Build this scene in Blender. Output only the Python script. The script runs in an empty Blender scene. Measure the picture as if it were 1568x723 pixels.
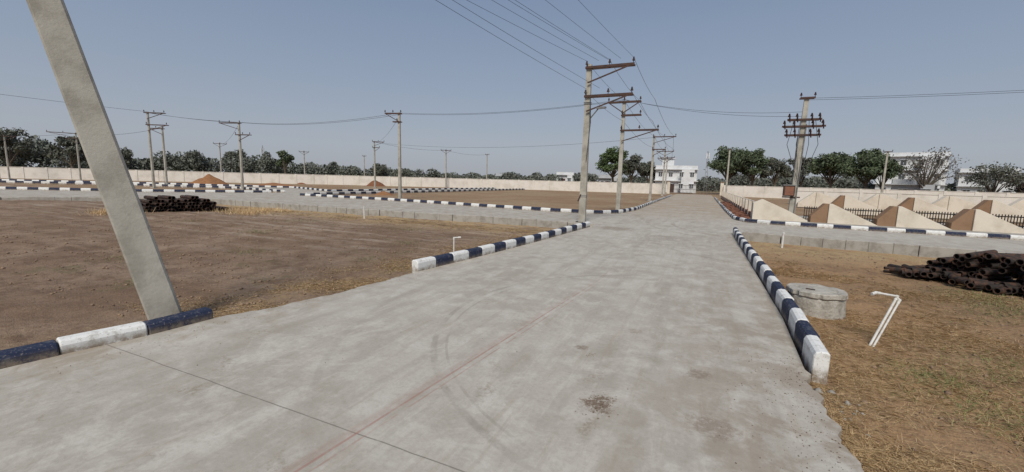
import bpy, math, random
import numpy as np
from mathutils import Vector, Matrix, noise
random.seed(7); rng=np.random.default_rng(7)
sc=bpy.context.scene
COL=sc.collection

# ---------------------------------------------------------------- materials
class NT:
    def __init__(s,name):
        s.m=bpy.data.materials.new(name); s.m.use_nodes=True
        s.t=s.m.node_tree; s.n=s.t.nodes; s.l=s.t.links
        s.b=s.n['Principled BSDF']; s.b.inputs['Specular IOR Level'].default_value=0.25
        s.tc=s.n.new('ShaderNodeNewGeometry'); s.P=s.tc.outputs['Position']
    def noise(s,scale,detail=5,rough=.6,vec=None,dist=0):
        n=s.n.new('ShaderNodeTexNoise'); n.inputs['Scale'].default_value=scale
        n.inputs['Detail'].default_value=detail; n.inputs['Roughness'].default_value=rough
        n.inputs['Distortion'].default_value=dist
        s.l.new(vec or s.P,n.inputs['Vector']); return n.outputs['Fac']
    def scaled(s,v,vec=None):
        n=s.n.new('ShaderNodeVectorMath'); n.operation='MULTIPLY'; s.l.new(vec or s.P,n.inputs[0]); n.inputs[1].default_value=v
        return n.outputs[0]
    def ramp(s,f,a,b,ca=0.,cb=1.):
        n=s.n.new('ShaderNodeMapRange'); n.interpolation_type='SMOOTHSTEP'
        s.l.new(f,n.inputs[0]); n.inputs[1].default_value=a; n.inputs[2].default_value=b
        n.inputs[3].default_value=ca; n.inputs[4].default_value=cb; return n.outputs[0]
    def math(s,op,a,b=None,clamp=False):
        n=s.n.new('ShaderNodeMath'); n.operation=op; n.use_clamp=clamp
        for i,v in enumerate((a,b)):
            if v is None: continue
            if isinstance(v,(int,float)): n.inputs[i].default_value=v
            else: s.l.new(v,n.inputs[i])
        return n.outputs[0]
    def mix(s,f,a,b,mode='MIX'):
        n=s.n.new('ShaderNodeMix'); n.data_type='RGBA'; n.blend_type=mode
        for i,v in ((0,f),(6,a),(7,b)):
            if isinstance(v,(int,float)): n.inputs[i].default_value=v
            elif isinstance(v,tuple): n.inputs[i].default_value=(*v,1)
            else: s.l.new(v,n.inputs[i])
        return n.outputs[2]
    def xyz(s):
        n=s.n.new('ShaderNodeSeparateXYZ'); s.l.new(s.P,n.inputs[0]); return n.outputs
    def dist(s,p):
        v=s.n.new('ShaderNodeVectorMath'); v.operation='DISTANCE'; s.l.new(s.P,v.inputs[0]); v.inputs[1].default_value=p
        return v.outputs[1]
    def bump(s,h,strength=.3,dist=.02):
        n=s.n.new('ShaderNodeBump'); n.inputs['Strength'].default_value=strength; n.inputs['Distance'].default_value=dist
        s.l.new(h,n.inputs['Height']); s.l.new(n.outputs[0],s.b.inputs['Normal'])
    def out(s,c,rough=.9):
        if isinstance(c,tuple): s.b.inputs['Base Color'].default_value=(*c,1)
        else: s.l.new(c,s.b.inputs['Base Color'])
        if isinstance(rough,(int,float)): s.b.inputs['Roughness'].default_value=rough
        else: s.l.new(rough,s.b.inputs['Roughness'])
        return s.m

def simple(name,c,c2=None,scale=4,rough=.85,bump=.15,lo=.4,hi=.7,bs=60):
    n=NT(name)
    if c2 is None: c2=tuple(x*.7 for x in c)
    f=n.ramp(n.noise(scale,6,.65),lo,hi)
    c_=n.mix(f,c,c2)
    n.bump(n.noise(bs,3),bump,.01)
    return n.out(c_,rough)

def m_ground():
    n=NT('dirt_soil'); x,y,z=n.xyz()
    big=n.noise(.35,6,.62,dist=.5); mid=n.noise(2.2,7,.68); fine=n.noise(18,6,.7)
    vf=n.noise(70,3,.7)
    left=n.mix(n.ramp(big,.36,.66),(.215,.140,.092),(.320,.230,.162))
    left=n.mix(n.ramp(mid,.42,.70),left,(.165,.102,.066))
    st=n.noise(1.0,6,.65,vec=n.scaled((.35,2.2,1)))
    pale=n.math('MULTIPLY',n.ramp(st,.50,.66),n.ramp(y,4,10))
    left=n.mix(n.math('MULTIPLY',pale,.65),left,(.42,.345,.275))
    left=n.mix(n.math('MULTIPLY',n.math('MULTIPLY',n.ramp(st,.46,.36),n.ramp(mid,.4,.55)),.45),left,(.125,.08,.052))
    right=n.mix(n.ramp(big,.38,.62),(.39,.240,.125),(.30,.188,.104))
    right=n.mix(n.ramp(mid,.46,.68),right,(.225,.140,.080))
    f1=n.noise(1,5,.7,vec=n.scaled((14,70,20))); f2=n.noise(1,5,.7,vec=n.scaled((70,16,20)))
    fib=n.math('MAXIMUM',f1,f2)
    patch=n.math('MULTIPLY',n.ramp(n.noise(1.3,5,.65),.40,.58),n.ramp(y,9,5,.35,1))
    right=n.mix(n.math('MULTIPLY',patch,n.ramp(fib,.52,.64,0,.8)),right,(.52,.37,.20))
    far=n.mix(n.ramp(n.noise(.12,6,.6),.38,.62),(.27,.172,.100),(.34,.245,.150))
    far=n.mix(n.ramp(mid,.5,.7),far,(.21,.135,.078))
    c=n.mix(n.ramp(x,-1.5,1.0),left,right)
    vx=n.math('MULTIPLY',n.ramp(x,-7.5,-5.0),n.ramp(x,-1,-3))
    c=n.mix(n.math('MULTIPLY',vx,n.ramp(n.noise(3,5,.7),.42,.64)),c,(.32,.22,.125))
    vy=n.math('MULTIPLY',n.ramp(y,12.0,15.5),n.ramp(y,18,17))
    c=n.mix(n.math('MULTIPLY',vy,n.ramp(n.noise(1.5,5,.7),.35,.55)),c,(.42,.30,.165))
    c=n.mix(n.ramp(y,17.5,20),c,far)
    gp=n.math('MULTIPLY',n.ramp(n.noise(.8,5,.6,vec=n.scaled((1,1.6,1))),.58,.67),n.ramp(fine,.4,.6))
    c=n.mix(n.math('MULTIPLY',gp,.6),c,(.13,.14,.055))
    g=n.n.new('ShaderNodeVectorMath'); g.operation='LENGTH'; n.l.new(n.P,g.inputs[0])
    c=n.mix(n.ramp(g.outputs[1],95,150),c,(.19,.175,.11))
    c=n.mix(n.ramp(fine,.42,.70,0,.45),c,(.12,.075,.047))
    c=n.mix(n.ramp(vf,.55,.75,0,.4),c,(.46,.36,.26))
    h=n.math('ADD',n.math('MULTIPLY',mid,1.2),n.math('ADD',fine,n.math('MULTIPLY',vf,.4)))
    n.bump(h,.8,.045)
    return n.out(c,.97)

def m_road():
    n=NT('road_concrete'); x,y,z=n.xyz()
    big=n.noise(.5,6,.6,dist=.6); mid=n.noise(3,7,.65); fine=n.noise(25,6,.75); spk=n.noise(160,2,.6)
    c=n.mix(n.ramp(big,.35,.65),(.44,.408,.357),(.365,.335,.288))
    c=n.mix(n.ramp(mid,.42,.68),c,(.485,.457,.408))
    br=n.noise(1.0,6,.65,vec=n.scaled((3.5,.5,1)))
    c=n.mix(n.ramp(br,.46,.66,0,.5),c,(.32,.288,.243))
    c=n.mix(n.ramp(n.noise(1.3,8,.72,dist=1.2),.50,.62,0,.4),c,(.55,.52,.467))
    c=n.mix(n.ramp(n.noise(.9,8,.75,dist=.8,vec=n.scaled((1,.8,1))),.53,.66,0,.4),c,(.29,.255,.205))
    # fine swept dust streaks along the traffic direction
    ds=n.noise(1,6,.7,vec=n.scaled((11,.9,1)))
    c=n.mix(n.ramp(ds,.52,.66,0,.35),c,(.33,.28,.22))
    ds2=n.noise(1,6,.7,vec=n.scaled((9,1.3,1)),dist=.3)
    c=n.mix(n.ramp(ds2,.55,.68,0,.3),c,(.56,.53,.48))
    d=n.noise(2.0,7,.7,dist=.4)
    e1=n.math('MULTIPLY',n.ramp(x,-1.3,1.1),n.ramp(y,11,2.0,.3,1))
    e1=n.math('MULTIPLY',e1,n.ramp(d,.42,.56))
    e1=n.math('MULTIPLY',e1,n.ramp(y,22,16))
    c=n.mix(n.math('MULTIPLY',e1,.7),c,(.25,.198,.147))
    dd=n.noise(.55,7,.7,dist=.6)
    e2=n.math('MULTIPLY',n.ramp(y,18,34,0,1),n.ramp(dd,.40,.56,.3,1))
    e2=n.math('MULTIPLY',e2,n.ramp(x,-9,-4))
    c=n.mix(n.math('MULTIPLY',e2,.8),c,(.36,.275,.19))
    e3=n.math('MULTIPLY',n.ramp(x,-4.0,-5.3),n.ramp(d,.45,.62))
    c=n.mix(n.math('MULTIPLY',e3,.6),c,(.29,.23,.165))
    sp=n.math('MULTIPLY',n.ramp(n.noise(1.1,6,.75,dist=.8),.57,.68),n.ramp(fine,.42,.6))
    c=n.mix(n.math('MULTIPLY',sp,.55),c,(.22,.175,.125))
    for p_,R_,am in (((-.62,3.15,0),.17,.95),((-1.05,4.2,0),.09,.7),((.2,3.2,0),.2,.5),((.1,4.1,0),.14,.5),((-.6,5.0,0),.12,.3),((-2.9,16.2,0),.9,.5),((-1.0,14.5,0),.8,.35)):
        q=n.math('ADD',n.dist(p_),n.math('MULTIPLY',n.math('SUBTRACT',n.noise(9,6,.8),.5),R_*3.2))
        c=n.mix(n.math('MULTIPLY',n.ramp(q,R_,R_*.35),n.math('MULTIPLY',n.ramp(fine,.35,.52),am)),c,(.16,.11,.075))
    def ring(cx,cy,R,w,amt):
        q=n.math('ABSOLUTE',n.math('SUBTRACT',n.dist((cx,cy,0)),R))
        q=n.ramp(q,w,w*.4)
        q=n.math('MULTIPLY',q,n.ramp(n.noise(1.4,6,.75),.38,.58))
        return n.math('MULTIPLY',q,amt)
    lim=n.ramp(x,-.6,-1.4)
    for a in ((.25,5.2,3.18,.045,.5),(.25,5.2,3.05,.02,.4),(.6,5.4,4.6,.05,.18)):
        c=n.mix(n.math('MULTIPLY',ring(*a),lim),c,(.23,.205,.17))
    for a in ((4.5,20.2,5.6,.12,.5),(4.3,20.4,6.5,.12,.4),(-9,21,6.4,.15,.4),(3.5,15,5.1,.1,.3)):
        c=n.mix(ring(*a),c,(.24,.195,.15))
    for xx,w,am in ((-3.1,.12,.22),(-.35,.10,.28),(-1.6,.09,.2),(.3,.1,.25)):
        q=n.math('ABSOLUTE',n.math('SUBTRACT',n.math('ADD',x,n.math('MULTIPLY',n.math('SUBTRACT',n.noise(.25,2),.5),1.2)),xx))
        q=n.math('MULTIPLY',n.ramp(q,w*1.4,w*.4),n.ramp(n.noise(2.2,6,.75),.42,.62))
        c=n.mix(n.math('MULTIPLY',q,am),c,(.24,.21,.165))
    for yy,w,am in ((2.0,.0045,.7),(9.3,.008,.4),(13.3,.01,.4),(17.3,.012,.5)):
        q=n.math('ABSOLUTE',n.math('SUBTRACT',n.math('ADD',y,n.math('MULTIPLY',n.math('SUBTRACT',n.noise(2,2),.5),.03)),yy))
        q=n.math('MULTIPLY',n.ramp(q,w*1.8,w*.5),n.ramp(n.noise(5,5,.8),.30,.5,.35,1))
        c=n.mix(n.math('MULTIPLY',q,am),c,(.12,.11,.09))
    for off,w,am in ((0,.009,.65),(-.07,.007,.45),(.05,.03,.18)):
        q=n.math('SUBTRACT',x,n.math('MULTIPLY',y,.085)); q=n.math('ABSOLUTE',n.math('ADD',q,2.2+off))
        q=n.math('MULTIPLY',n.ramp(q,w*1.8,w*.5),n.ramp(n.noise(4,4,.7),.34,.54))
        q=n.math('MULTIPLY',q,n.ramp(y,9,5.0))
        c=n.mix(n.math('MULTIPLY',q,am),c,(.32,.155,.125))
    c=n.mix(n.ramp(fine,.4,.75,0,.35),c,(.24,.215,.175))
    c=n.mix(n.ramp(spk,.6,.75,0,.22),c,(.18,.165,.14))
    n.bump(n.math('ADD',mid,n.math('MULTIPLY',fine,.7)),.35,.012)
    return n.out(c,n.ramp(big,.3,.7,.74,.9))

def m_paint(name,base,worn,amt):
    n=NT(name)
    w=n.noise(9,7,.75); f=n.noise(45,4,.7)
    c=n.mix(n.ramp(w,.52,.67,0,amt),base,worn)
    c=n.mix(n.ramp(f,.58,.70,0,amt),c,(.28,.25,.21))
    x,y,z=n.xyz()
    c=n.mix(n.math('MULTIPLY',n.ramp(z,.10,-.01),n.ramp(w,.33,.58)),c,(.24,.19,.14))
    n.bump(f,.35,.008); return n.out(c,.8)

M={}
M['ground']=m_ground(); M['road']=m_road()
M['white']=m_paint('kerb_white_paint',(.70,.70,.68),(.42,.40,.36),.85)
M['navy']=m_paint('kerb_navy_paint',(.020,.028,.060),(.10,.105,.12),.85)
M['kgrey']=simple('kerb_raw_concrete',(.36,.34,.305),(.24,.22,.19),3,.9,.5)
def m_manhole():
    n=NT('rough_cast_concrete'); a=n.noise(5,7,.75); b=n.noise(22,5,.7)
    c=n.mix(n.ramp(a,.40,.66),(.46,.435,.385),(.30,.275,.235)); c=n.mix(n.ramp(b,.52,.68,0,.5),c,(.18,.16,.135))
    n.bump(n.math('ADD',a,b),.8,.025); return n.out(c,.95)
M['rough']=m_manhole()
M['pole']=simple('pole_concrete',(.41,.39,.34),(.28,.26,.22),2.2,.85,.4,.38,.68,30)
M['steel']=simple('rusty_steel',(.085,.045,.035),(.05,.04,.038),6,.7)
M['galv']=simple('galvanised',(.22,.22,.22),(.13,.12,.11),6,.6)
M['insul']=simple('insulator_glaze',(.045,.02,.015),(.03,.015,.012),6,.35,0)
M['wire']=simple('aluminium_wire',(.07,.07,.075),(.05,.05,.055),6,.5,0)
M['wall']=simple('wall_cream',(.68,.64,.58),(.56,.52,.46),.8,.9,.15)
M['cream']=simple('cream_plaster',(.66,.595,.50),(.54,.475,.385),1.3,.9,.15)
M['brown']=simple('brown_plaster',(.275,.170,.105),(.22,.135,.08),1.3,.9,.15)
M['grill']=simple('grille_iron',(.03,.028,.028),(.05,.035,.03),5,.6,0)
M['brick']=simple('brick_red',(.24,.11,.07),(.16,.08,.06),7,.95,.5)
M['mound']=simple('red_earth',(.20,.088,.045),(.14,.06,.034),3,.97,.8,bs=8)
M['mound2']=simple('orange_earth',(.28,.14,.065),(.21,.10,.05),3,.97,.8,bs=8)
M['pvc']=simple('pvc_white',(.68,.68,.65),(.5,.48,.44),12,.45,0)
M['pipe']=simple('dark_pipe',(.028,.024,.022),(.105,.052,.032),9,.75,.3)
M['hwhite']=simple('house_white',(.64,.65,.66),(.54,.55,.56),.6,.9,.05)
M['hgrey']=simple('house_grey',(.45,.46,.47),(.37,.38,.39),.6,.9,.05)
M['hyel']=simple('house_yellow',(.45,.36,.20),(.38,.3,.18),.6,.9,.05)
M['hred']=simple('house_red',(.30,.12,.08),(.22,.1,.07),.6,.9,.05)
M['glass']=simple('window_dark',(.07,.08,.09),(.09,.095,.10),.8,.25,0)
M['bark']=simple('bark',(.14,.115,.09),(.09,.075,.06),5,.95,.5)

def m_leaf(name,a,b,haze=0):
    n=NT(name)
    r=n.tc.outputs['Random Per Island']
    c=n.mix(r,a,b)
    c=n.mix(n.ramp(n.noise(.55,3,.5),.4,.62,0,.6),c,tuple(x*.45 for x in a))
    if haze: c=n.mix(haze,c,(.235,.25,.235))  # distance haze blended into the leaf colour itself, no volume
    return n.out(c,.75)
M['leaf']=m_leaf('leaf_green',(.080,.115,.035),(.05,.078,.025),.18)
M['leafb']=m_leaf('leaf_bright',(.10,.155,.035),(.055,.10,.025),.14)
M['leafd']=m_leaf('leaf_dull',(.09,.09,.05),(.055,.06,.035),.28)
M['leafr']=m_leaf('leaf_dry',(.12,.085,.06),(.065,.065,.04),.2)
M['leafh']=m_leaf('leaf_far_hazed',(.085,.09,.045),(.055,.065,.035),.45)
def isl(name,a,b):
    n=NT(name); return n.out(n.mix(n.tc.outputs['Random Per Island'],a,b),.9)
M['straw']=isl('dry_straw',(.74,.55,.31),(.46,.31,.165))
M['weed']=isl('green_weed',(.19,.23,.08),(.28,.27,.12))
M['clod']=isl('clod_soil',(.31,.215,.14),(.19,.13,.09))
M['clod2']=isl('clod_debris',(.20,.15,.11),(.12,.085,.06))

# ---------------------------------------------------------------- mesh builder
class MB:
    def __init__(s): s.v=[]; s.f=[]; s.m=[]; s.mats=[]
    def mi(s,k):
        if k not in s.mats: s.mats.append(k)
        return s.mats.index(k)
    def add(s,vs,fs,k):
        o=len(s.v); s.v+= [tuple(v) for v in vs]; i=s.mi(k)
        for f in fs: s.f.append(tuple(o+j for j in f)); s.m.append(i)
    def box(s,c,d,k,rz=0,mat=None):
        x,y,z=(a/2 for a in d)
        P=[Vector((sx*x,sy*y,sz*z)) for sz in(-1,1) for sx,sy in((-1,-1),(1,-1),(1,1),(-1,1))]
        R=mat if mat else Matrix.Rotation(rz,3,'Z')
        s.add([R@p+Vector(c) for p in P],[(3,2,1,0),(4,5,6,7),(0,1,5,4),(1,2,6,5),(2,3,7,6),(3,0,4,7)],k)
    def beam(s,a,b,w,h,k,w2=None,h2=None,up=(0,0,1)):
        a=Vector(a);b=Vector(b);d=(b-a).normalized();u=Vector(up)
        if abs(d.dot(u))>.98: u=Vector((0,1,0))
        r=d.cross(u).normalized();u=r.cross(d).normalized()
        w2=w if w2 is None else w2;h2=h if h2 is None else h2
        P=[]
        for p,ww,hh in((a,w,h),(b,w2,h2)):
            for i,j in((-1,-1),(1,-1),(1,1),(-1,1)): P.append(p+r*i*ww/2+u*j*hh/2)
        s.add(P,[(3,2,1,0),(4,5,6,7),(0,1,5,4),(1,2,6,5),(2,3,7,6),(3,0,4,7)],k)
    def tube(s,a,b,r1,r2,k,n=8,caps=True):
        a=Vector(a);b=Vector(b);d=(b-a).normalized();u=Vector((0,0,1))
        if abs(d.dot(u))>.98: u=Vector((1,0,0))
        r=d.cross(u).normalized();u=r.cross(d)
        P=[]
        for p,q in((a,r1),(b,r2)):
            for i in range(n):
                t=2*math.pi*i/n; P.append(p+(r*math.cos(t)+u*math.sin(t))*q)
        F=[(i,(i+1)%n,n+(i+1)%n,n+i) for i in range(n)]
        if caps: F+=[tuple(range(n))[::-1],tuple(range(n,2*n))]
        s.add(P,F,k)
    def ring_tube(s,a,b,r,ri,k,n=12):
        a=Vector(a);b=Vector(b);d=(b-a).normalized();u=Vector((0,0,1))
        rr=d.cross(u).normalized();u=rr.cross(d);P=[]
        for p,q in((a,r),(b,r),(b,ri),(a,ri)):
            for i in range(n):
                t=2*math.pi*i/n; P.append(p+(rr*math.cos(t)+u*math.sin(t))*q)
        F=[]
        for L in range(4):
            for i in range(n):
                j=(i+1)%n; A=L*n;B=((L+1)%4)*n; F.append((A+i,A+j,B+j,B+i))
        s.add(P,F,k)
    def prism_xz(s,pts,y0,y1,k):
        n=len(pts);P=[(x,y0,z) for x,z in pts]+[(x,y1,z) for x,z in pts]
        F=[tuple(range(n)),tuple(range(n,2*n))[::-1]]+[(i+n,(i+1)%n+n,(i+1)%n,i) for i in range(n)]
        s.add(P,F,k)
    def obj(s,name,smooth=False,bevel=0):
        me=bpy.data.meshes.new(name); me.from_pydata(s.v,[],s.f)
        for k in s.mats: me.materials.append(M[k])
        me.polygons.foreach_set('material_index',s.m)
        if smooth: me.polygons.foreach_set('use_smooth',[True]*len(s.f))
        me.validate(); me.update()
        o=bpy.data.objects.new(name,me); COL.objects.link(o)
        if bevel:
            b=o.modifiers.new('bevel','BEVEL'); b.width=bevel; b.segments=2; b.limit_method='ANGLE'
        return o

def np_obj(name,V,F,mats,mi=None,smooth=False):
    me=bpy.data.meshes.new(name); nv=len(V); nf,k=F.shape
    me.vertices.add(nv); me.vertices.foreach_set('co',V.astype(np.float32).ravel())
    me.loops.add(nf*k); me.loops.foreach_set('vertex_index',F.astype(np.int32).ravel())
    me.polygons.add(nf); me.polygons.foreach_set('loop_start',np.arange(0,nf*k,k,dtype=np.int32))
    me.polygons.foreach_set('loop_total',np.full(nf,k,dtype=np.int32))
    for m in mats: me.materials.append(M[m])
    if mi is not None: me.polygons.foreach_set('material_index',mi.astype(np.int32))
    if smooth: me.polygons.foreach_set('use_smooth',np.ones(nf,bool))
    me.update(calc_edges=True); me.validate()
    o=bpy.data.objects.new(name,me); COL.objects.link(o); return o

def sstep(v,a,b):
    t=min(1,max(0,(v-a)/(b-a))); return t*t*(3-2*t)
def gz(x,y):
    r=math.hypot(x,y)
    dip=.17*sstep(y,9,15.5)*(1-sstep(y,17.5,18.5))
    n1=noise.noise(Vector((x*.6,y*.6,0)))*.035+noise.noise(Vector((x*2.5,y*2.5,3)))*.022+noise.noise(Vector((x*7,y*7,5)))*.014
    if r>45: n1*=.3
    ridge=.10*math.exp(-((y-14.6)/.8)**2)*(1 if x<-5 else 0)*(.6+.8*noise.noise(Vector((x*.8,1,1))))
    return -.085-dip+n1+max(0,ridge)

# ---------------------------------------------------------------- ground
def axis(lo,hi,step,far):
    a=list(np.arange(lo,hi+1e-6,step)); s=step; v=hi
    while v<far: s*=1.28; v+=s; a.append(v)
    s=step; v=lo
    while v>-far: s*=1.28; v-=s; a.insert(0,v)
    return a
xs=axis(-22,9,.10,2600); ys=axis(.4,17.6,.10,2600)
V=np.array([(x,y,gz(x,y)) for y in ys for x in xs]); nx=len(xs); ny=len(ys)
I=np.arange(nx*ny).reshape(ny,nx)
F=np.stack([I[:-1,:-1],I[:-1,1:],I[1:,1:],I[1:,:-1]],-1).reshape(-1,4)
np_obj('ground',V,F,['ground'],smooth=True)

# ---------------------------------------------------------------- roads
def slab(name,pts,z=0.0,depth=.4,k='road',mb=None):
    mb2=mb or MB(); n=len(pts)
    mb2.add([(x,y,z) for x,y in pts]+[(x,y,z-depth) for x,y in pts],
        [tuple(range(n))]+[(i,i+n,(i+1)%n+n,(i+1)%n) for i in range(n)],k)
    return mb2 if mb else mb2.obj(name)
def jag(pts,amp,step=.12):
    out=[]
    for (a,b) in zip(pts[:-1],pts[1:]):
        L=math.hypot(b[0]-a[0],b[1]-a[1]); n=max(1,int(L/step))
        for i in range(n):
            t=i/n; x=a[0]+(b[0]-a[0])*t; y=a[1]+(b[1]-a[1])*t
            out.append((x+noise.noise(Vector((x*4,y*4,9)))*amp+noise.noise(Vector((x*13,y*13,2)))*amp*.5,y))
    out.append(pts[-1]); return out
rightedge=[(1.02,-14)]+jag([(1.02,0.5),(1.04,4.7)],.07,.05)+[(1.12,6.5),(1.12,17.6)]
leftedge=[(-3.95,17.2),(-3.9,16.3),(-4.25,11.0),(-4.5,8.3),(-4.74,6.28)]+jag([(-4.76,6.1),(-4.84,4.7),(-4.94,3.95),(-5.25,3.0)],.09,.06)+[(-5.45,1.3),(-5.6,0),(-6.2,-14)]
outer=rightedge+[(1.5,17.7),(8.4,16.55),(14,16.0),(60,14.5),(60,21.0),(14,21.9),(9,22.1),(3.2,22.5),(2.0,23.1),(1.6,24.4),(1.5,31),(1.5,82),(-4.2,82),(-4.0,46.7),(-3.8,28),(-4.2,24.4),(-5.2,23.0),(-7.5,22.7),(-20.4,24.1),(-30.2,24.3),(-31,25.5),(-31,74),(-36,74),(-36,26),(-37,24),(-41.5,18.5),(-50,12.6),(-80,-3),(-78,-8),(-44,4.5),(-36,9.4),(-33.6,13),(-28.1,16.6),(-17.3,16.6),(-12.4,16.9),(-7.3,17.2)]+leftedge
slab('concrete_road',outer)
slab('concrete_road',[(-36.0,27.5),(-36.0,32.5),(-47,37),(-65,30.5),(-79,21.5),(-96,8),(-92,3),(-76,15.5),(-63,25.2),(-47,30)],z=-.004,depth=.3)
slab('pavement',[(3.0,22.9),(60,21.4),(60,30),(2.3,30),(2.2,24)],z=.06,depth=.3,k='kgrey')

# ---------------------------------------------------------------- kerbs
def kerb(name,pts,h=.2,w=.16,L=.55,z0=-.12,side=1,mats=('white','navy'),start=0,jit=.009,chamfer=.035):
    mb=MB(); P=[Vector((x,y,0)) for x,y in pts]
    lens=[(P[i+1]-P[i]).length for i in range(len(P)-1)]; tot=sum(lens); n=max(1,round(tot/L)); L=tot/n
    def at(s):
        for i,l in enumerate(lens):
            if s<=l+1e-6 or i==len(lens)-1: return P[i]+(P[i+1]-P[i])*(s/l)
            s-=l
    for i in range(n):
        a=at(i*L+.006);b=at((i+1)*L-.006); d=(b-a).normalized(); s_=Vector((-d.y,d.x,0))*side
        j=Vector((random.uniform(-jit,jit),random.uniform(-jit,jit),0)); j2=Vector((random.uniform(-jit,jit),random.uniform(-jit,jit),0)); dz=random.uniform(-jit,jit)
        c=chamfer
        prof=[(0,z0),(0,h-c*1.4),(c*.5,h-c*.4),(c*1.4,h),(w-c*.6,h),(w,h-c*.6),(w,z0)]
        vs=[]; ec=.012
        for (p,sh) in ((a+j,1),(a+j+d*ec,0),(b+j2-d*ec,0),(b+j2,1)):
            for (o,z) in prof:
                oo=o if not sh else (o+(w/2-o)*.12); zz=(z-ec*.8 if (sh and z>0) else z)
                vs.append(p+s_*oo+Vector((0,0,zz+dz)))
        m=len(prof);fs=[]
        for q in range(3):
            for t in range(m-1): 
                f=(q*m+t,q*m+t+1,(q+1)*m+t+1,(q+1)*m+t); fs.append(f if side<0 else f[::-1])
        fs.append(tuple(range(m)) if side>0 else tuple(range(m))[::-1]); e=tuple(range(3*m,4*m)); fs.append(e[::-1] if side>0 else e)
        mb.add(vs,fs,mats[(i+start)%len(mats)])
    return mb.obj(name)
kerb('painted_kerb',[(-6.1,-1.5),(-5.62,.45),(-5.39,1.74),(-5.28,2.33),(-5.25,2.98)],h=.13,w=.17,L=.65,side=1,start=1)
kerb('painted_kerb',[(-4.74,6.28),(-4.5,8.3),(-4.25,11.0),(-3.93,16.3)],h=.2,w=.16,L=.52,side=1,start=0)
kerb('painted_kerb',[(1.09,4.63),(1.14,6.55),(1.15,9.0),(1.12,14),(1.13,17.3)],h=.23,w=.13,L=.52,side=-1,start=0)
kerb('painted_kerb',[(1.5,62),(1.5,31),(1.58,24.6),(1.95,23.2),(3.1,22.5),(9,22.1),(14,21.9),(40,21.3)],h=.17,w=.15,L=.6,side=1)
kerb('painted_kerb',[(-4.0,66),(-3.95,46.7),(-3.8,28),(-4.15,24.5),(-5.1,23.0),(-7.5,22.7),(-13,23.3),(-20.4,24.1),(-30.2,24.3)],h=.2,w=.16,L=.62,side=-1)
kerb('painted_kerb',[(-31,25.5),(-31,74)],h=.2,w=.16,L=.7,side=-1)
kerb('painted_kerb',[(-36,26),(-37,24),(-41.5,18.5),(-50,12.6),(-80,-3)],h=.22,w=.16,L=.7,side=-1)
kerb('painted_kerb',[(-36,27.5),(-47,30),(-63,25.2),(-76,15.5),(-92,3)],h=.22,w=.16,L=.8,side=1)
kerb('painted_kerb',[(-36,72),(-36,32.5),(-47,37),(-65,30.5),(-79,21.5),(-96,8)],h=.22,w=.16,L=.8,side=-1,z0=-.1)
kerb('concrete_kerb',[(-4.4,17.15),(-7.3,17.15),(-12.4,16.85),(-17.3,16.55),(-28.1,16.55),(-33.6,12.95),(-36,9.3),(-44,4.4)],h=.06,w=.14,L=.7,z0=-.36,side=1,mats=('kgrey',),jit=.015)
kerb('concrete_kerb',[(1.5,17.62),(8.4,16.48),(14,15.95),(45,14.8)],h=.07,w=.14,L=.6,z0=-.36,side=-1,mats=('kgrey',),jit=.015)

# ---------------------------------------------------------------- walls
def wall(name,pts,h,t=.2,k='wall',pil=3.0,z0=-.2,cap=True,hv=None):
    mb=MB()
    for a,b in zip(pts[:-1],pts[1:]):
        A=Vector((a[0],a[1],0));B=Vector((b[0],b[1],0));L=(B-A).length;d=(B-A)/L
        mb.beam(A+Vector((0,0,(h+z0)/2)),B+Vector((0,0,(h+z0)/2)),t,h-z0,k)
        if cap: mb.beam(A+Vector((0,0,h+.03)),B+Vector((0,0,h+.03)),t+.08,.06,k)
        n=int(L/pil)
        for i in range(n+1):
            p=A+d*min(L,i*pil); mb.beam(p-Vector((0,0,-z0)),p+Vector((0,0,h+.08)),t+.12,.3,k,up=d)
    return mb.obj(name)
wall('boundary_wall',[(-150,-20),(-102.4,27.6),(-86.2,42.1),(-66.6,59.7),(-39,75.4),(-8.1,80),(-6.0,80.2)],1.72)
wall('boundary_wall',[(3.4,80),(36,76),(110,68)],1.7)
wall('boundary_wall',[(9,55),(40,52.5),(90,48)],1.35)
mb=MB()
for x in (-5.6,3.0):
    mb.box((x,80.5,1.1),(.5,.5,2.2),'cream'); mb.box((x,80.5,2.25),(.65,.65,.1),'brown')
for i in range(36): mb.box((-5.2+i*.22,80.5,.85),(.04,.04,1.5),'grill')
for z in(.15,.85,1.55): mb.box((-1.3,80.5,z),(7.9,.05,.06),'grill')
mb.obj('entrance_gate')

def fins(name,y,xs0,n,per=2.6,H=1.0,first=False,s=1.0,side='brown'):
    mb=MB()
    if first:
        mb.prism_xz([(2.45,0),(4.85,0),(4.85,.12),(3.9,.62),(2.85,1.1),(2.45,.9)],y-.1,y+.35,'cream')
    for i in range(n):
        x=xs0+i*per
        mb.prism_xz([(x,0),(x+1.95*s,0),(x+1.95*s,.06),(x+.12,H),(x,H)],y-.12,y+.12,'cream')
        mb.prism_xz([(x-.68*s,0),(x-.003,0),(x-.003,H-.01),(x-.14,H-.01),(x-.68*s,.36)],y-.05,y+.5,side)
        mb.prism_xz([(x+.3,0),(x+1.96*s,0),(x+1.96*s,.18),(x+.3,.18)],y+.6,y+.75,'cream')
    return mb.obj(name,bevel=.01)
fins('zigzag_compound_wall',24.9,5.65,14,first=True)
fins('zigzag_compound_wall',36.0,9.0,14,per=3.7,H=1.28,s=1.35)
fins('zigzag_compound_wall',45.0,9.2,14,per=4.4,H=1.35,s=1.9,side='cream')
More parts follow.
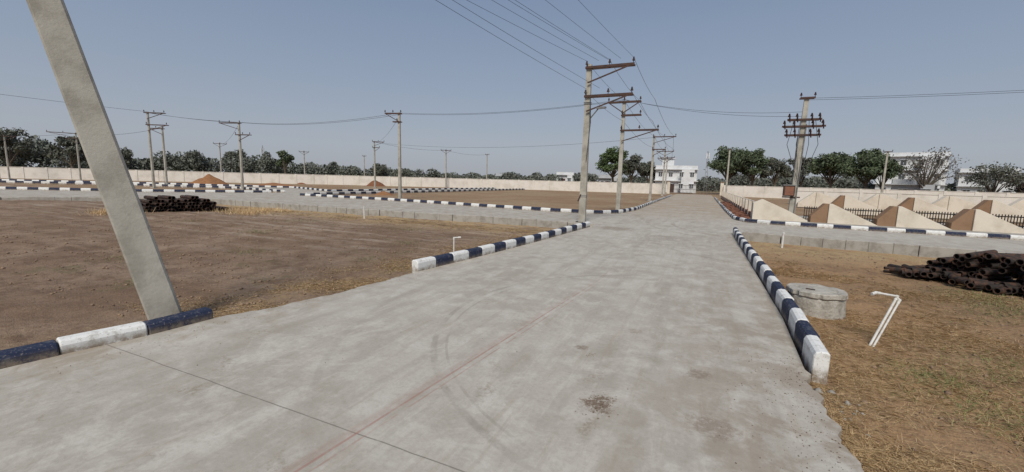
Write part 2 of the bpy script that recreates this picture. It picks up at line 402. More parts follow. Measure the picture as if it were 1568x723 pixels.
def fence(name,x0,x1,y,h):
    mb=MB(); x=x0
    while x<x1:
        mb.box((x,y,h/2+.1),(.028,.028,h),'grill'); x+=.10
    for z in(.3,h): mb.box(((x0+x1)/2,y+.035,z),(x1-x0,.04,.05),'grill')
    x=x0+.7
    while x<x1: mb.box((x,y,h/2),(.28,.28,h+.10),'cream'); x+=2.6
    mb.box(((x0+x1)/2,y+.2,.0),(x1-x0,.2,.4),'cream')
    return mb.obj(name)
fence('iron_grille_fence',4.85,42,25.75,.70)
mb=MB(); y=25.2
while y<66:
    mb.box((2.62,y+.8,.1),(.3,1.9,.5),'brick'); mb.prism_xz([(2.45,0),(2.85,0),(2.85,.8),(2.45,.95)],y,y+.45,'cream')
    mb.box((2.95,y+1.2,.42),(.14,1.5,.85),'cream')
    y+=2.0
mb.obj('compound_side_wall')
mb=MB()
for i in range(260):
    y=random.uniform(24.5,46); x=random.uniform(1.75,2.4)
    mb.box((x,y,random.uniform(.06,.16)),(.23,.11,.08),'brick',rz=random.uniform(0,3))
mb.obj('brick_pile')

# ---------------------------------------------------------------- poles
def insul(mb,p,s=1):
    p=Vector(p)
    mb.tube(p,p+Vector((0,0,.10*s)),.015,.015,'steel',6)
    mb.tube(p+Vector((0,0,.08*s)),p+Vector((0,0,.14*s)),.06*s,.045*s,'insul',8)
    mb.tube(p+Vector((0,0,.14*s)),p+Vector((0,0,.22*s)),.04*s,.025*s,'insul',8)
def pole(x,y,H,arms=(),w=.26,d=.17,lean=(0,0),name='utility_pole',rz=0,extra=None):
    mb=MB(); a=Vector((x,y,-.4)); b=Vector((x+lean[0],y+lean[1],H))
    up=Vector((math.sin(rz),math.cos(rz),0))
    mb.beam(a,b,w,d,'pole',w*.68,d*.72,up=up)
    mb.box((x,y,-.06),(w+.25,d+.25,.12),'kgrey',rz=.2)
    for (z,f,t,az,brace,ins) in arms:
        c=a.lerp(b,(z+.4)/(H+.4)); D=Vector((math.cos(az),math.sin(az),0)); n=Vector((-D.y,D.x,0))
        off=n*(-d*.5-.03)
        A=c+D*f+off;B=c+D*t+off
        mb.beam(A,B,.07,.09,'steel')
        mb.beam(A-off*1.9,B-off*1.9,.05,.07,'steel')
        for e,sg in((f,-1),(t,1)):
            if brace and abs(e)>.5:
                mb.beam(c+off*1.4-Vector((0,0,.62)),c+D*e*.92+off*1.4-Vector((0,0,.05)),.05,.05,'steel')
        for q in range(ins):
            insul(mb,A.lerp(B,(q+.04)/(ins-1+.08) if ins>1 else .5)+Vector((0,0,.045)))
        mb.box(c,(w*.95,d*1.25,.07),'steel',rz=rz)
    if extra: extra(mb,a,b)
    return mb.obj(name)
def exA(mb,a,b):
    mb.beam((-4.78,17.8,1.2),(-4.9,17.8,.9),.05,.05,'steel')
    mb.tube((-4.56,17.78,5.15),(-4.5,17.75,4.2),.02,.02,'wire',5)
    mb.tube((-4.5,17.75,4.2),(-4.62,17.78,2.6),.015,.015,'wire',5)
    mb.tube((-4.65,17.9,4.3),(-4.2,17.7,4.75),.025,.025,'galv',6)
    mb.box((-4.05,17.65,4.78),(.4,.12,.07),'galv',rz=-.3)
    for z in (1.1,1.16,5.0,5.06): mb.box(a.lerp(b,(z+.4)/7.0),(.30,.21,.02),'galv')
pole(-4.7,17.9,6.6,[(6.45,-.12,1.85,0,True,3),(5.3,-.12,1.85,0,True,3)],extra=exA,w=.3,d=.2)
pole(-4.5,25.3,6.3,[(6.35,-.9,.95,0,True,3),(4.75,-.1,2.0,0,True,3),(5.6,-.1,1.0,0,False,2)])
pole(-4.9,45.6,6.6,[(6.45,-.1,2.1,0,True,3),(5.2,-.1,1.2,0,True,2)])
pole(-5.4,66,6.6,[(6.45,-1.2,1.2,0,True,3),(5.4,-1.0,1.0,0,True,2)])
pole(-5.9,77,6.3,[(6.2,-1.2,1.2,0,True,3)])
pole(-22.5,27.5,6.85,[(6.75,-1.15,.2,.3,True,3),(6.1,-.5,.2,.3,True,1)])
pole(-44.8,29.1,7.0,[(6.9,-2.2,.2,.3,True,3),(5.7,-.4,1.3,.3,True,3)])
pole(-52.4,24.7,7.7,[(7.6,-.3,1.7,.5,True,3),(6.4,-.2,1.9,.5,True,2)])
pole(-56.7,28,6.8,[(6.5,-1.4,.2,.5,True,3)])
pole(-46,70,7.2,[(7.1,-1,1,.7,True,3)])
pole(-47,89,7.7,[(7.5,-.5,.5,.7,True,2)])
pole(-47.3,51.8,7.2,[(7.1,-.3,1.5,.7,True,3),(6.2,-.3,.8,.7,True,2)])
pole(-85.6,51.6,7.4,[(7.2,-1,1.2,.9,True,3)])
pole(-81,66.7,6.9,[(6.7,-1,1,.9,True,3)])
pole(-79.4,83.2,7.0,[(6.8,-.5,.5,.9,True,2)])
pole(-86.4,31.4,7.1,[(6.95,-3.0,.4,1.1,True,3),(6.2,-1.2,.3,1.1,True,2)])
pole(-96.5,27,6.4,[(6.3,-1.2,1.2,1.2,True,3)])
pole(3.2,70,7.1,[(7.0,-.3,.4,0,False,2)])
pole(21.9,71.7,6.8,[(6.7,-.5,.5,0,True,2)])
pole(-9.6,-14,7.8,[(7.7,-3.2,3.5,0,True,7)])
def exR(mb,a,b):
    for z,l in ((5.35,.75),(5.0,.95),(4.55,.8)):
        c=a.lerp(b,(z+.4)/6.8)
        mb.beam(c+Vector((-l,-.14,0)),c+Vector((l,-.14,0)),.07,.09,'steel')
        mb.beam(c+Vector((-l*.9,.14,0)),c+Vector((l*.9,.14,0)),.06,.08,'steel')
        for q in(-.9,-.45,.4,.85):
            p=c+Vector((q*l,-.14,.05)); insul(mb,p,1.2)
            mb.tube(p+Vector((0,-.08,.2)),p+Vector((.04,-.1,-.2)),.035,.03,'insul',7)
    for q in(-.75,-.3,.3,.75):
        mb.tube(b+Vector((q*.6,-.15,-1.0)),b+Vector((q*.9,-.2,-2.3)),.014,.014,'wire',5)
        mb.tube(b+Vector((q*.9,-.2,-2.3)),b+Vector((.05+q*.1,-.2,-4.2)),.014,.014,'wire',5)
    mb.box((4.17,26.35,1.55),(.5,.3,.55),'steel'); mb.box((4.17,26.35,1.85),(.58,.38,.05),'galv')
    mb.box((4.17,26.19,1.55),(.40,.02,.45),'brick')
    mb.beam((3.9,26.4,1.22),(4.7,26.4,1.22),.07,.07,'steel')
    mb.tube((4.62,26.38,5.0),(4.5,26.38,0),.03,.03,'galv',6)
    mb.tube((4.3,26.38,4.4),(4.28,26.38,1.8),.025,.025,'wire',6)
pole(4.4,26.5,6.25,[(6.3,-.3,.35,0,False,2)],lean=(.12,0),w=.3,d=.2,extra=exR,name='transformer_pole')
mb=MB()
base=Vector((-5.75,2.74,-.1)); dr=Vector((-.28,-.64,3.38)).normalized()
top=base+dr*8.2
upv=Vector((-.9,.43,0)).normalized()
n=24
def rect(p,w,d,up):
    r=dr.cross(up).normalized();u=r.cross(dr).normalized(); c=.018
    pr=[(-w/2+c,-d/2),(w/2-c,-d/2),(w/2,-d/2+c),(w/2,d/2-c),(w/2-c,d/2),(-w/2+c,d/2),(-w/2,d/2-c),(-w/2,-d/2+c)]
    return [p+r*i+u*j for i,j in pr]
vs=[]
for i in range(n+1):
    t=i/n; w=.315*(1-.42*t); d=.20*(1-.3*t)
    vs+=rect(base.lerp(top,t)+Vector((noise.noise(Vector((t*9,0,0)))*.006,noise.noise(Vector((0,t*9,0)))*.006,0)),w,d,upv)
fs=[(i*8+j,i*8+(j+1)%8,(i+1)*8+(j+1)%8,(i+1)*8+j) for i in range(n) for j in range(8)]
fs+=[tuple(range(8))[::-1],tuple(range(n*8,n*8+8))]
mb.add(vs,fs,'pole')
mb.obj('leaning_utility_pole')

# ---------------------------------------------------------------- wires
def wire(mb,a,b,sag,r=.008,n=14):
    a=Vector(a);b=Vector(b);pr=a
    for i in range(1,n+1):
        t=i/n; p=a.lerp(b,t)-Vector((0,0,4*sag*t*(1-t))); mb.tube(pr,p,r,r,'wire',4,False); pr=p
mb=MB()
A=[(-4.75,17.8,5.6,-9.8),(-4.2,17.8,5.6,-9.9),(-4.75,17.8,6.7,-12.5),(-4.3,17.8,6.7,-11.3),(-3.9,17.8,6.7,-10.9),(-3.85,17.8,6.7,-10.3),(-3.4,17.8,6.7,-8.4),(-2.9,17.8,6.7,-6.3)]
for x,y,z,xe in A: wire(mb,(x,y,z),(xe,-14,7.9),.35,.006,20)
for o,z in((0,6.6),(.9,6.6),(1.85,6.6),(0,5.45),(1.8,5.4)):
    wire(mb,(-4.7+o,17.8,z),(-4.5+o*.9,25.3,z-.15),.12,.008)
    wire(mb,(-4.5+o*.9,25.3,z-.15),(-4.9+o,45.6,z-.05),.3,.01)
    wire(mb,(-4.9+o,45.6,z-.05),(-5.4+o*.6,66,z-.1),.3,.012)
for o,z in((0,6.5),(.5,6.55),):
    wire(mb,(-4.5,25.3+o,z),(-22.5,27.5+o,6.8),.35,.009)
    wire(mb,(-22.5,27.5+o,6.8),(-44.8,29.1+o,7.0),.45,.012)
    wire(mb,(-44.8,29.1+o,7.0),(-52.4,24.7+o,7.6),.15,.014)
    wire(mb,(-4.5,25.3+o,z),(4.5,26.5+o,5.4+o*.6),.3,.008)
    wire(mb,(4.5,26.5+o,6.3),(45,27+o,8.5),.8,.008,20)
wire(mb,(-52.4,24.7,7.7),(-55,-20,9.5),.7,.012)
wire(mb,(-56.7,28,6.6),(-86.4,31.4,7.0),.5,.015)
wire(mb,(-86.4,31.4,7.0),(-96.5,27,6.4),.2,.015)
wire(mb,(-22.5,27.5,6.5),(-47.3,51.8,7.0),.6,.012)
wire(mb,(-44.8,29.1,6.8),(-85.6,51.6,7.2),.7,.015)
wire(mb,(-47.3,51.8,7.1),(-46,70,7.1),.4,.015)
wire(mb,(-46,70,7.1),(-47,89,7.5),.4,.015)
wire(mb,(-4.9,45.6,6.4),(-47.3,51.8,7.0),.9,.012)
mb.obj('overhead_wires')

# ---------------------------------------------------------------- small things
def manhole(cx,cy,S):
    N=72; prof=[(-.3,.43),(-.1,.42),(.05,.405),(.155,.40),(.165,.39),(.18,.405),(.19,.425),(.245,.425),(.257,.41),(.259,.30),(.250,.285),(.249,.26),(.259,.245),(.261,0.12),(.261,.002)]
    vs=[]
    for z,r in prof:
        r*=S
        for i in range(N):
            a=2*math.pi*i/N
            q=1+.045*noise.noise(Vector((math.cos(a)*2.2,math.sin(a)*2.2,z*6)))+.03*noise.noise(Vector((math.cos(a)*7,math.sin(a)*7,z*14)))
            chip=.025 if (z>.17 and noise.noise(Vector((math.cos(a)*3,math.sin(a)*3,7)))>.2) else 0
            vs.append((cx+(r*q-chip*(r>.38*S))*math.cos(a),cy+(r*q-chip*(r>.38*S))*math.sin(a),z+.012*noise.noise(Vector((r*5*math.cos(a),r*5*math.sin(a),3)))))
    fs=[(j*N+i,j*N+(i+1)%N,(j+1)*N+(i+1)%N,(j+1)*N+i) for j in range(len(prof)-1) for i in range(N)]
    mb=MB(); mb.add(vs,fs,'rough'); mb.tube((cx-.16,cy-.1,.268),(cx-.05,cy-.13,.268),.008,.008,'steel',6)
    return mb.obj('manhole_chamber')
manhole(1.67,7.42,.88)
def pipeline(name,pts,r,k='pvc'):
    mb=MB()
    for a,b in zip(pts[:-1],pts[1:]):
        mb.tube(a,b,r,r,k,10); d=(Vector(b)-Vector(a)).normalized()
        mb.tube(Vector(b)-d*.05,Vector(b)+d*.012,r*1.35,r*1.35,k,10)
    return mb.obj(name,smooth=False)
ox,oy=-.06,.06
pipeline('pvc_standpipe',[(1.98+ox,6.0+oy,-.15),(2.26+ox,6.22+oy,.50),(2.0+ox,6.03+oy,.555),(1.96+ox,6.0+oy,.545)],.013)
pipeline('pvc_standpipe',[(2.01+ox,5.985+oy,-.15),(2.28+ox,6.20+oy,.46),(2.25+ox,6.21+oy,.49)],.011)
pipeline('pvc_standpipe',[(-5.26,8.36,-.2),(-5.26,8.36,.36),(-5.12,8.42,.37)],.016)
pipeline('pvc_standpipe',[(-14,14.6,-.2),(-14,14.6,.35)],.03)
pipeline('pvc_standpipe',[(2.55,16.2,-.3),(2.55,16.2,.25)],.03)
mb=MB(); ax=Vector((.6,-.8,0)).normalized(); nrm=Vector((.8,.6,0))
c0=Vector((5.25,11.0,-.17)); r=.06
for row in range(7):
    m=26-row*3
    for i in range(m):
        if random.random()<.06*row: continue
        off=(i-m/2)*2.1*r+random.uniform(-.02,.02)
        p=c0+ax*off+Vector((0,0,r+row*1.72*r+random.uniform(-.01,.01)))
        dd=(nrm+Vector((random.uniform(-.16,.16),random.uniform(-.16,.16),random.uniform(-.05,.05)))).normalized()
        s=random.uniform(-.22,.22); mb.ring_tube(p+dd*s,p+dd*(.9+s),r,r*.78,'pipe')
for i in range(70):
    p=c0+ax*random.uniform(-1.5,1.8)-nrm*random.uniform(.05,.6); p.z=-.05+random.uniform(0,.1)
    a=random.uniform(-.6,1.9); dd=Vector((math.cos(a),math.sin(a),random.uniform(-.1,.1)))
    mb.ring_tube(p,p+dd*random.uniform(.2,.5),r*.95,r*.74,'pipe')
mb.ring_tube((4.0,12.3,-.06),(5.1,12.5,.0),.035,.027,'pipe'); mb.ring_tube((3.9,12.0,-.09),(5.0,12.0,-.06),.035,.027,'pipe')
for q in range(4): mb.ring_tube((7.2,12.9+q*.2,.16+.02*q),(11.5,12.8+q*.2,.1),.045,.035,'pipe')
mb.obj('stack_of_pipes')
mb=MB()
ax=Vector((.12,.99,0)).normalized(); nrm=Vector((ax.y,-ax.x,0)); c0=Vector((-22.3,11.6,-.16)); r=.085
for row in range(5):
    m=23-row*3
    for i in range(m):
        off=(i-m/2)*2.05*r+random.uniform(-.03,.03); p=c0+ax*off+Vector((0,0,r+row*1.7*r)); s=random.uniform(-.2,.2)
        if random.random()<.12*row: continue
        mb.ring_tube(p+nrm*s,p-nrm*(1.2-s),r,r*.8,'pipe',10)
mb.obj('stack_of_pipes')
def mound(name,x,y,rx,ry,h,k):
    vs=[];N=36;Rn=14
    for j in range(Rn+1):
        t=j/Rn
        for i in range(N):
            a=2*math.pi*i/N; rr=t*(1+.18*noise.noise(Vector((math.cos(a)*1.5+x,math.sin(a)*1.5,0))))
            px=x+rx*rr*math.cos(a);py=y+ry*rr*math.sin(a)
            hz=h*max(0,(1-t**1.25))*(1+.3*noise.noise(Vector((px*.9,py*.9,1))))
            vs.append((px,py,hz-.2*t))
    fs=[(j*N+i,j*N+(i+1)%N,(j+1)*N+(i+1)%N,(j+1)*N+i) for j in range(Rn) for i in range(N)]
    mb=MB();mb.add(vs,fs,k);return mb.obj(name,smooth=True)
mound('earth_mound',-67,38.6,2.6,2.6,1.35,'mound2')
mound('earth_mound',-71,58,2.2,2.2,1.2,'mound')
mound('earth_mound',-55.5,61,1.8,1.8,1.05,'mound')
mound('earth_mound',-29,33,1.2,1.2,.3,'mound2')
mound('earth_mound',-60,44,6,2.2,.35,'mound2')

# ---------------------------------------------------------------- buildings
def house(name,cx,cy,W,D,floors,fh,k,rz,nwin,stair=True,trim='hgrey'):
    e=bpy.data.objects.new(name,None); COL.objects.link(e); e.location=(cx,cy,0); e.rotation_euler=(0,0,rz)
    def part(mb,n):
        o=mb.obj(n); o.parent=e
    H=floors*fh; mb=MB(); mb.box((0,0,H/2-.1),(W,D,H+.2),k); 
    mb.box((W*.28,-D/2-.6,H/2),(W*.3,1.2,H),k)
    part(mb,'walls')
    mb=MB()
    for f in range(1,floors+1): mb.box((0,-.3,f*fh),(W+.5,D+.7,.16),trim)
    for sx,sy,dx,dy in((0,-D/2,W,.12),(0,D/2,W,.12),(-W/2,0,.12,D-.13),(W/2,0,.12,D-.13)):
        mb.box((sx,sy,H+.45),(dx,dy,.75),k)
    if stair: mb.box((-W*.2,D*.1,H+1.25),(W*.3,D*.4,2.3),k); mb.box((-W*.2,D*.1,H+2.45),(W*.36,D*.46,.14),trim)
    part(mb,'roof')
    mb=MB(); fr=MB()
    for f in range(floors):
        for i in range(nwin):
            x=-W/2+W*(i+.5)/nwin; y=-D/2-.02
            if W*.12<x<W*.44: y-=1.2
            ww=W/nwin*.34; hh=fh*.36
            mb.box((x,y,f*fh+fh*.55),(ww,.06,hh),'glass')
            fr.box((x,y-.03,f*fh+fh*.55+hh/2+.08),(ww+.3,.3,.1),trim); fr.box((x,y-.035,f*fh+fh*.55),(.06,.05,hh),k)
        for i in range(3):
            y=-D/2+D*(i+.5)/3
            for sx in(-1,1): mb.box((sx*(W/2+.02),y,f*fh+fh*.55),(.06,D*.12,fh*.4),'glass')
    mb.box((-W*.08,-D/2-.03,fh*.35),(1.0,.06,fh*.7),'steel'); part(mb,'windows_and_door'); part(fr,'window_frames')
    return e
house('white_house',-5.9,102,8.4,8,2,2.45,'hwhite',.1,4,trim='hwhite')
house('white_house',-9.6,112,5,8,1,3.2,'hwhite',.1,2,False)
house('white_apartment_building',42.0,123,11,9,3,3.0,'hwhite',-.3,4,False,trim='hwhite')
house('white_house',53,120,8,8,2,2.8,'hwhite',-.3,3,False)
house('yellow_house',-120,90,4,5,2,2.2,'hyel',.9,2,False)
house('white_shed',-38.5,124,5,5,1,3.6,'hwhite',.3,2,False)
house('grey_house',-24.0,118,5,6,1,2.9,'hgrey',.2,3,False)
house('white_shed',-60,128,7,6,1,2.9,'hgrey',.4,3,False)
house('red_house',44,84,5,6,1,3.3,'hred',-.4,2,False)
house('grey_house',30.0,86,5,6,1,2.6,'hgrey',-.3,2,False)
def tower(x,y,H):
    mb=MB()
    for a in(0,2.1,4.2): mb.beam((x+.5*math.cos(a),y+.5*math.sin(a),0),(x+.12*math.cos(a),y+.12*math.sin(a),H),.07,.07,'galv')
    z=1
    while z<H:
        s=.5-.38*z/H
        for a in(0,2.1,4.2): mb.beam((x+s*math.cos(a),y+s*math.sin(a),z),(x+s*math.cos(a+2.1),y+s*math.sin(a+2.1),z+.8),.04,.04,'galv')
        z+=1.2
    for a in range(3): mb.box((x+.35*math.cos(a*2.1),y+.35*math.sin(a*2.1),H-1),(.25,.25,1.4),'hwhite')
    mb.obj('cell_tower')
tower(-122,86,9.5); tower(.5,118,10)

# ---------------------------------------------------------------- trees
def leafquads(C,size,rng):
    n=len(C); a=rng.normal(size=(n,3)); a/=np.linalg.norm(a,axis=1)[:,None]
    b=rng.normal(size=(n,3)); b=np.cross(a,b); b/=np.linalg.norm(b,axis=1)[:,None]
    s=size*rng.uniform(.5,1.3,(n,1)); a=a*s; b=b*s*rng.uniform(.4,.9,(n,1))
    V=np.stack([C-a,C+b*.8,C+a,C-b*.8],1).reshape(-1,3)
    return V,np.arange(4*n).reshape(n,4)
def tree(name,x,y,H,W,k,nleaf=5000,size=.2,trunk=.28,sparse=1.0,nl=11):
    rs=random.Random(int(x*13+y*7)); r=np.random.default_rng(int(abs(x*31+y*17)))
    mb=MB(); z0=-.2; th=H*trunk; base=Vector((x,y,z0)); fork=Vector((x+rs.uniform(-.3,.3),y,th))
    R=.03*H; mb.tube(base,base.lerp(fork,.5)+Vector((.1,0,0)),R*1.25,R,'bark',9,False); mb.tube(base.lerp(fork,.5)+Vector((.1,0,0)),fork,R,R*.85,'bark',9,False)
    pts=[];
    for i in range(nl):
        a=2*math.pi*(i+rs.random()*.6)/nl; el=rs.uniform(.12,1.25)
        rad=W/2*math.cos(el)*rs.uniform(.65,.95); top=th+(H-th)*(.22+.70*math.sin(el)*rs.uniform(.8,1.05))
        end=Vector((x+rad*math.cos(a),y+rad*math.sin(a),min(top,H*.95)))
        mid=fork.lerp(end,.5)+Vector((rs.uniform(-.3,.3),rs.uniform(-.3,.3),rs.uniform(0,.5)))
        mb.tube(fork,mid,R*.5,R*.28,'bark',6,False); mb.tube(mid,end,R*.28,R*.08,'bark',5,False)
        pts.append((end,1.0)); pts.append((mid.lerp(end,.5)+Vector((rs.uniform(-.6,.6),rs.uniform(-.6,.6),rs.uniform(-.2,.6))),.8))
        for q in range(3):
            e2=mid.lerp(end,rs.uniform(.3,.9))+Vector((rs.uniform(-1,1),rs.uniform(-1,1),rs.uniform(-.3,.9)))*W*.13
            mb.tube(mid.lerp(end,.3),e2,R*.14,R*.04,'bark',4,False); pts.append((e2,.6))
    tot=sum(s**2 for _,s in pts); Cs=[]
    for p,s in pts:
        m=int(nleaf*s**2/tot); cr=W*.155*s*rs.uniform(.8,1.25)
        d=r.normal(size=(m,3)); d/=np.linalg.norm(d,axis=1)[:,None]+1e-9
        rr=cr*r.uniform(.25,1,(m,1))**.6*(1+.35*r.normal(size=(m,1))*.5)
        Cs.append(np.array(p)+d*rr*np.array([1,1,.72]))
    C=np.concatenate(Cs); C=C[C[:,2]>th*.6]
    LV,LF=leafquads(C,size,r)
    bv=np.array([tuple(v) for v in mb.v]); V=np.concatenate([bv,LV]); F=np.concatenate([np.array(mb.f),LF+len(bv)])
    mi=np.concatenate([np.zeros(len(mb.f)),np.ones(len(LF))])
    return np_obj(name,V,F,['bark',k],mi)
tree('neem_tree',-19.5,101,10.2,8,'leafb',8000,.24,nl=14)
tree('neem_tree',-15.0,100,8.2,6.5,'leafd',4500,.22)
tree('neem_tree',-12.0,103,7.2,5.5,'leafd',3500,.22)
tree('neem_tree',4.6,99,9.8,8.5,'leaf',8000,.24,nl=14)
tree('neem_tree',8.8,97,9.2,6.5,'leaf',6000,.24,nl=13)
tree('neem_tree',12.8,98,7.8,6.0,'leafd',4500,.22)
tree('neem_tree',17.0,97,8.0,5.5,'leafd',4000,.22)
tree('neem_tree',21.5,96,8.3,8.5,'leaf',8500,.24,nl=15)
tree('neem_tree',26.0,94,8.6,8.5,'leaf',9000,.24,nl=15)
tree('neem_tree',29.0,95,7.0,5.5,'leaf',4500,.22)
tree('bare_branched_tree',30.2,82,8.3,7.5,'leafr',2000,.13,trunk=.22,nl=18)
tree('bare_branched_tree',36.3,80,5.9,6.8,'leafd',2400,.15,trunk=.2,nl=18)
tree('bare_branched_tree',40.5,82,5.0,5,'leafd',1600,.15,trunk=.2,nl=14)
tree('neem_tree',-102,78,8.0,5,'leaf',3000,.26)
tree('neem_tree',-113,72,8.2,6,'leafd',3000,.26)
tree('neem_tree',-113,40,8.0,7,'leafd',3500,.26)
tree('neem_tree',-117,33,8.6,8,'leafd',3800,.26)
tree('neem_tree',-114,48,6.2,6,'leafd',3000,.26)
tree('neem_tree',-86,96,5.6,5,'leafd',2400,.26)
prof=[(-80,8.5),(-74.7,7.4),(-72,8.2),(-70,6.0),(-67.5,4.8),(-65,5.6),(-62.5,6.6),(-60,7.0),(-57,7.6),(-54.5,7.2),(-52.5,4.8),(-50,5.8),(-47.5,5.6),(-46,4.2),(-42,3.8),(-38,4.6),(-32,4.2),(-26,3.9),(-22,4.5),(-18,4.2),(-14,4.5),(-8,4.5),(-3,3.8),(0,3.7),(3,5),(10,5.6),(15,5.0),(17,3.4),(22,3.4),(24,4.6),(32,5.0)]
Cs=[]
az=-82
while az<34:
    h=np.interp(az,[p[0] for p in prof],[p[1] for p in prof])*random.uniform(.72,1.12)
    d=random.uniform(128,150); h=1.75+(h-1.75)*d/130
    w=random.uniform(2.2,4.5); m=int(230*max(.5,h/6))
    c=np.array([d*math.sin(math.radians(az)),d*math.cos(math.radians(az)),0])
    for q in range(3):
        cc=c+np.array([random.uniform(-w,w)*.6,random.uniform(-w,w)*.6,h*random.uniform(.45,.72)])
        dd=rng.normal(size=(m,3)); dd/=np.linalg.norm(dd,axis=1)[:,None]
        Cs.append(cc+dd*rng.uniform(.3,1,(m,1))**.5*np.array([w*.6,w*.6,h*.30]))
    dd=rng.uniform(-1,1,(m//2,3)); Cs.append(c+np.array([0,0,h*.22])+dd*np.array([w,w,h*.22]))
    az+=random.uniform(.55,1.0)
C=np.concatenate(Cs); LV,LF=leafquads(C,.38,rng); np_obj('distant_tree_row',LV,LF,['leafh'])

# ---------------------------------------------------------------- grass, straw, clods
def blades(name,pts,k,lmin,lmax,wid,lay,lift=.006):
    n=len(pts); P=np.array([(x,y,gz(x,y)) for x,y in pts])
    a=rng.uniform(0,2*math.pi,n); el=np.abs(rng.normal(0,lay,n)); L=rng.uniform(lmin,lmax,n)
    d=np.stack([np.cos(a)*np.cos(el),np.sin(a)*np.cos(el),np.sin(el)],1)*L[:,None]
    s=np.stack([-np.sin(a),np.cos(a),np.zeros(n)],1)*wid; P[:,2]+=rng.uniform(0,.010,n)
    b=d*.5+np.stack([np.zeros(n)]*2+[rng.uniform(-.2,1,n)*lift],1)
    V=np.stack([P-s,P+s,P+b+s*.8,P+d,P+b-s*.8],1).reshape(-1,3)
    return np_obj(name,V,np.arange(5*n).reshape(n,5),[k])
pts=[]
while len(pts)<90000:
    y=.6+12*random.random()**2.0; x=1.08+random.random()**1.25*(4.2+y*.2)
    if y>4.6 and x<1.28: continue
    if math.hypot(x-1.67,y-7.42)<.40: continue
    q=noise.noise(Vector((x*.8,y*.8,4)))+.5*noise.noise(Vector((x*2.2,y*2.2,4)))
    dens=.46+q*1.0-(.25 if y>7 else 0)-(x-1)*.04
    if random.random()<dens: pts.append((x,y))
blades('dry_grass',pts,'straw',.06,.17,.0011,.10)
pts=[]
while len(pts)<14000:
    y=2.8+14*random.random()**1.2; edge=-5.25+(y-3)*.12
    if y>5: edge=-4.95
    if y>6.3: edge=-4.95+(y-6.3)*.085
    x=edge-abs(random.gauss(0,.75))
    q=noise.noise(Vector((x*1.1,y*1.1,8)))
    if random.random()<.35+q*1.2: pts.append((x,y))
for i in range(16000):
    x=random.uniform(-24,-5.5); y=14.7+random.gauss(0,.55)
    if y<16.6 and noise.noise(Vector((x*.7,y*.7,8)))>-.1: pts.append((x,y))
blades('dry_grass',pts,'straw',.05,.15,.0014,.10)
pts=[]
for cx_,cy_,n_,s_ in [(-22.2,9.0,1200,.35),(-21.0,13.6,900,.6),(-20.4,14.6,700,.6),(-19.5,12.8,500,.4),(5.4,12.4,220,.4)]:
    for i in range(n_): pts.append((cx_+random.gauss(0,s_),cy_+random.gauss(0,s_)))
blades('dry_grass_tufts',pts,'straw',.12,.36,.005,.9)
pts=[]
for cx_,cy_,n_,s_ in [(-9.5,6.2,300,.25),(-12.5,8.5,400,.3),(-7.5,9.4,300,.25),(-15,12,400,.5),(-10,12.5,400,.4),(-6.6,7.0,200,.2),(-8.4,3.6,160,.2),(3.2,5.8,1300,.4),(3.4,4.4,2000,.45),(4.4,8.6,900,.4),(2.9,3.3,1300,.35),(2.4,4.6,700,.3),(2.2,5.3,600,.2),(6.2,10.3,900,.5),(4.6,10.0,900,.4),(4.6,9.2,700,.4),(-21.5,13.4,500,.4),(-11,4.5,250,.3),(-17.5,9.2,300,.4)]:
    for i in range(n_): pts.append((cx_+random.gauss(0,s_),cy_+random.gauss(0,s_)))
blades('weeds',pts,'weed',.03,.09,.002,.5)
def clods(name,pts,k,smin,smax,z=None):
    base=np.array([(1,0,0),(-1,0,0),(0,1,0),(0,-1,0),(0,0,1),(0,0,-1)],float)
    T=np.array([(0,2,4),(2,1,4),(1,3,4),(3,0,4),(2,0,5),(1,2,5),(3,1,5),(0,3,5)])
    Vs=[];Fs=[]
    for i,(x,y) in enumerate(pts):
        s=smin+(smax-smin)*random.random()**4
        v=base*rng.uniform(.55,1.25,(6,3))*s; v[:,2]*=.6
        a=random.uniform(0,6.3);c,d=math.cos(a),math.sin(a)
        v=np.stack([v[:,0]*c-v[:,1]*d,v[:,0]*d+v[:,1]*c,v[:,2]],1)
        v+=np.array([x,y,(gz(x,y) if z is None else z)+s*.25]); Vs.append(v); Fs.append(T+6*i)
    return np_obj(name,np.concatenate(Vs),np.concatenate(Fs),[k])
pts=[]
for i in range(4200):
    y=.8+15*random.random()**1.4; pts.append((1.3+random.random()*7,y))
for i in range(6500):
    y=2.6+13.5*random.random()**1.2; pts.append((-5.3-random.random()**1.3*14,y) if y<4.5 else (-5.1-random.random()**1.3*15,y))
clods('soil_clods',pts,'clod',.006,.04)
pts=[(random.gauss(-.62,.06),random.gauss(3.15,.10)) for i in range(260)]+[(random.gauss(-.9,.03),random.gauss(4.05,.03)) for i in range(40)]
pts+=[(1.0-abs(random.gauss(0,.28)),random.uniform(.8,5)) for i in range(1300)]
pts+=[(random.uniform(-4.6,1),random.uniform(1,17)) for i in range(260)]
pts+=[(-5.1+abs(random.gauss(0,.15))+(.45 if y>5.5 else 0),y) for y in [random.uniform(1.5,6.2) for i in range(260)]]
clods('road_debris',pts,'clod2',.002,.008,z=.001)
pts=[(-5.3+random.gauss(0,.1),3.15+random.gauss(0,.12)) for i in range(14)]+[(1.25+random.gauss(0,.06),4.3+random.gauss(0,.25)) for i in range(14)]+[(1.3+random.gauss(0,.08),6.6+random.gauss(0,.35)) for i in range(20)]
clods('rubble_stones',pts,'kgrey',.02,.06)

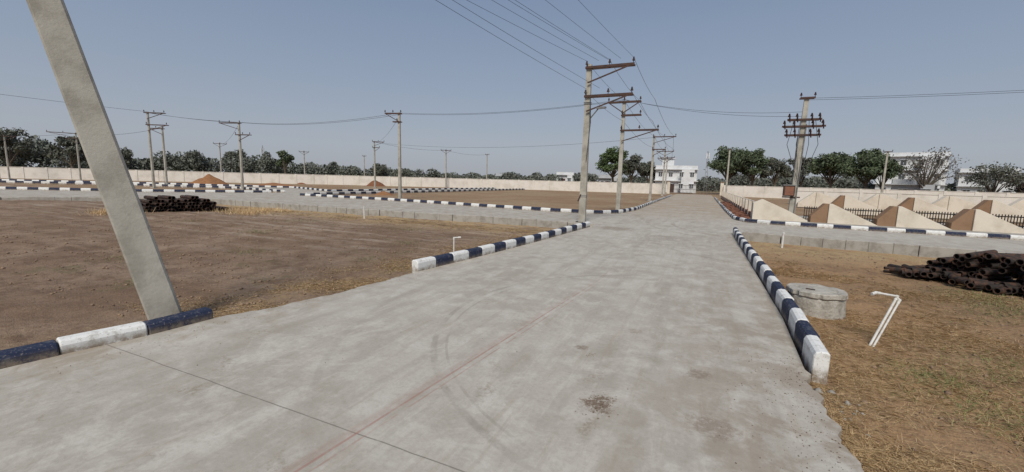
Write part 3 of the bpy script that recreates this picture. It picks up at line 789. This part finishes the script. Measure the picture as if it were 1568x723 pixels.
# ---------------------------------------------------------------- light, sky
W=bpy.data.worlds.new('World'); sc.world=W; W.use_nodes=True
nt=W.node_tree; bg=nt.nodes['Background']
sky=nt.nodes.new('ShaderNodeTexSky'); sky.sky_type='NISHITA'; sky.sun_disc=False
el=math.radians(48); tr=Vector((-.22,.975,0)).normalized()
sunpos=-tr
sky.sun_elevation=el; sky.sun_rotation=math.atan2(sunpos.x,sunpos.y)
sky.air_density=1.0; sky.dust_density=3.0; sky.ozone_density=1.5; sky.altitude=300
tc=nt.nodes.new('ShaderNodeTexCoord'); sx=nt.nodes.new('ShaderNodeSeparateXYZ'); nt.links.new(tc.outputs['Generated'],sx.inputs[0])
cr=nt.nodes.new('ShaderNodeValToRGB'); nt.links.new(sx.outputs[2],cr.inputs[0])
k=1/.085
e=cr.color_ramp.elements
stops=[(0,(.42,.445,.495)),(.07,(.40,.435,.50)),(.2,(.315,.375,.475)),(.42,(.21,.285,.42)),(1,(.14,.20,.33))]
e[0].position=0;e[0].color=(*stops[0][1],1);e[1].position=1;e[1].color=(*stops[-1][1],1)
for p_,c_ in stops[1:-1]:
    q=e.new(p_); q.color=(*c_,1)
vm=nt.nodes.new('ShaderNodeVectorMath'); vm.operation='SCALE'; nt.links.new(cr.outputs[0],vm.inputs[0]); vm.inputs['Scale'].default_value=k
mx=nt.nodes.new('ShaderNodeMix'); mx.data_type='RGBA'; mx.inputs[0].default_value=.8
nt.links.new(sky.outputs[0],mx.inputs[6]); nt.links.new(vm.outputs[0],mx.inputs[7])
nt.links.new(mx.outputs[2],bg.inputs[0]); bg.inputs[1].default_value=.085
S=bpy.data.lights.new('sun','SUN'); S.energy=3.3; S.angle=math.radians(20); S.color=(1,.945,.85)
so=bpy.data.objects.new('sun',S); COL.objects.link(so)
dirv=Vector((tr.x*math.cos(el),tr.y*math.cos(el),-math.sin(el)))
so.rotation_euler=dirv.to_track_quat('-Z','Y').to_euler()

# ---------------------------------------------------------------- camera
yaw=math.radians(24.2);p=math.atan(86/640);r=math.radians(1.49)
F0=Vector((-math.sin(yaw),math.cos(yaw),0));R0=Vector((math.cos(yaw),math.sin(yaw),0));Zv=Vector((0,0,1))
Fv=F0*math.cos(p)-Zv*math.sin(p);U0=F0*math.sin(p)+Zv*math.cos(p)
Rv=R0*math.cos(r)+U0*math.sin(r);Uv=-R0*math.sin(r)+U0*math.cos(r)
cd=bpy.data.cameras.new('camera'); co=bpy.data.objects.new('camera',cd); COL.objects.link(co)
m=Matrix((Rv,Uv,-Fv)).transposed().to_4x4(); m.translation=(0,0,1.75); co.matrix_world=m
cd.sensor_width=36; cd.lens=640/1568*36; cd.clip_start=.05; cd.clip_end=6000
sc.camera=co
sc.view_settings.view_transform='Standard'; sc.view_settings.look='None'; sc.view_settings.exposure=0
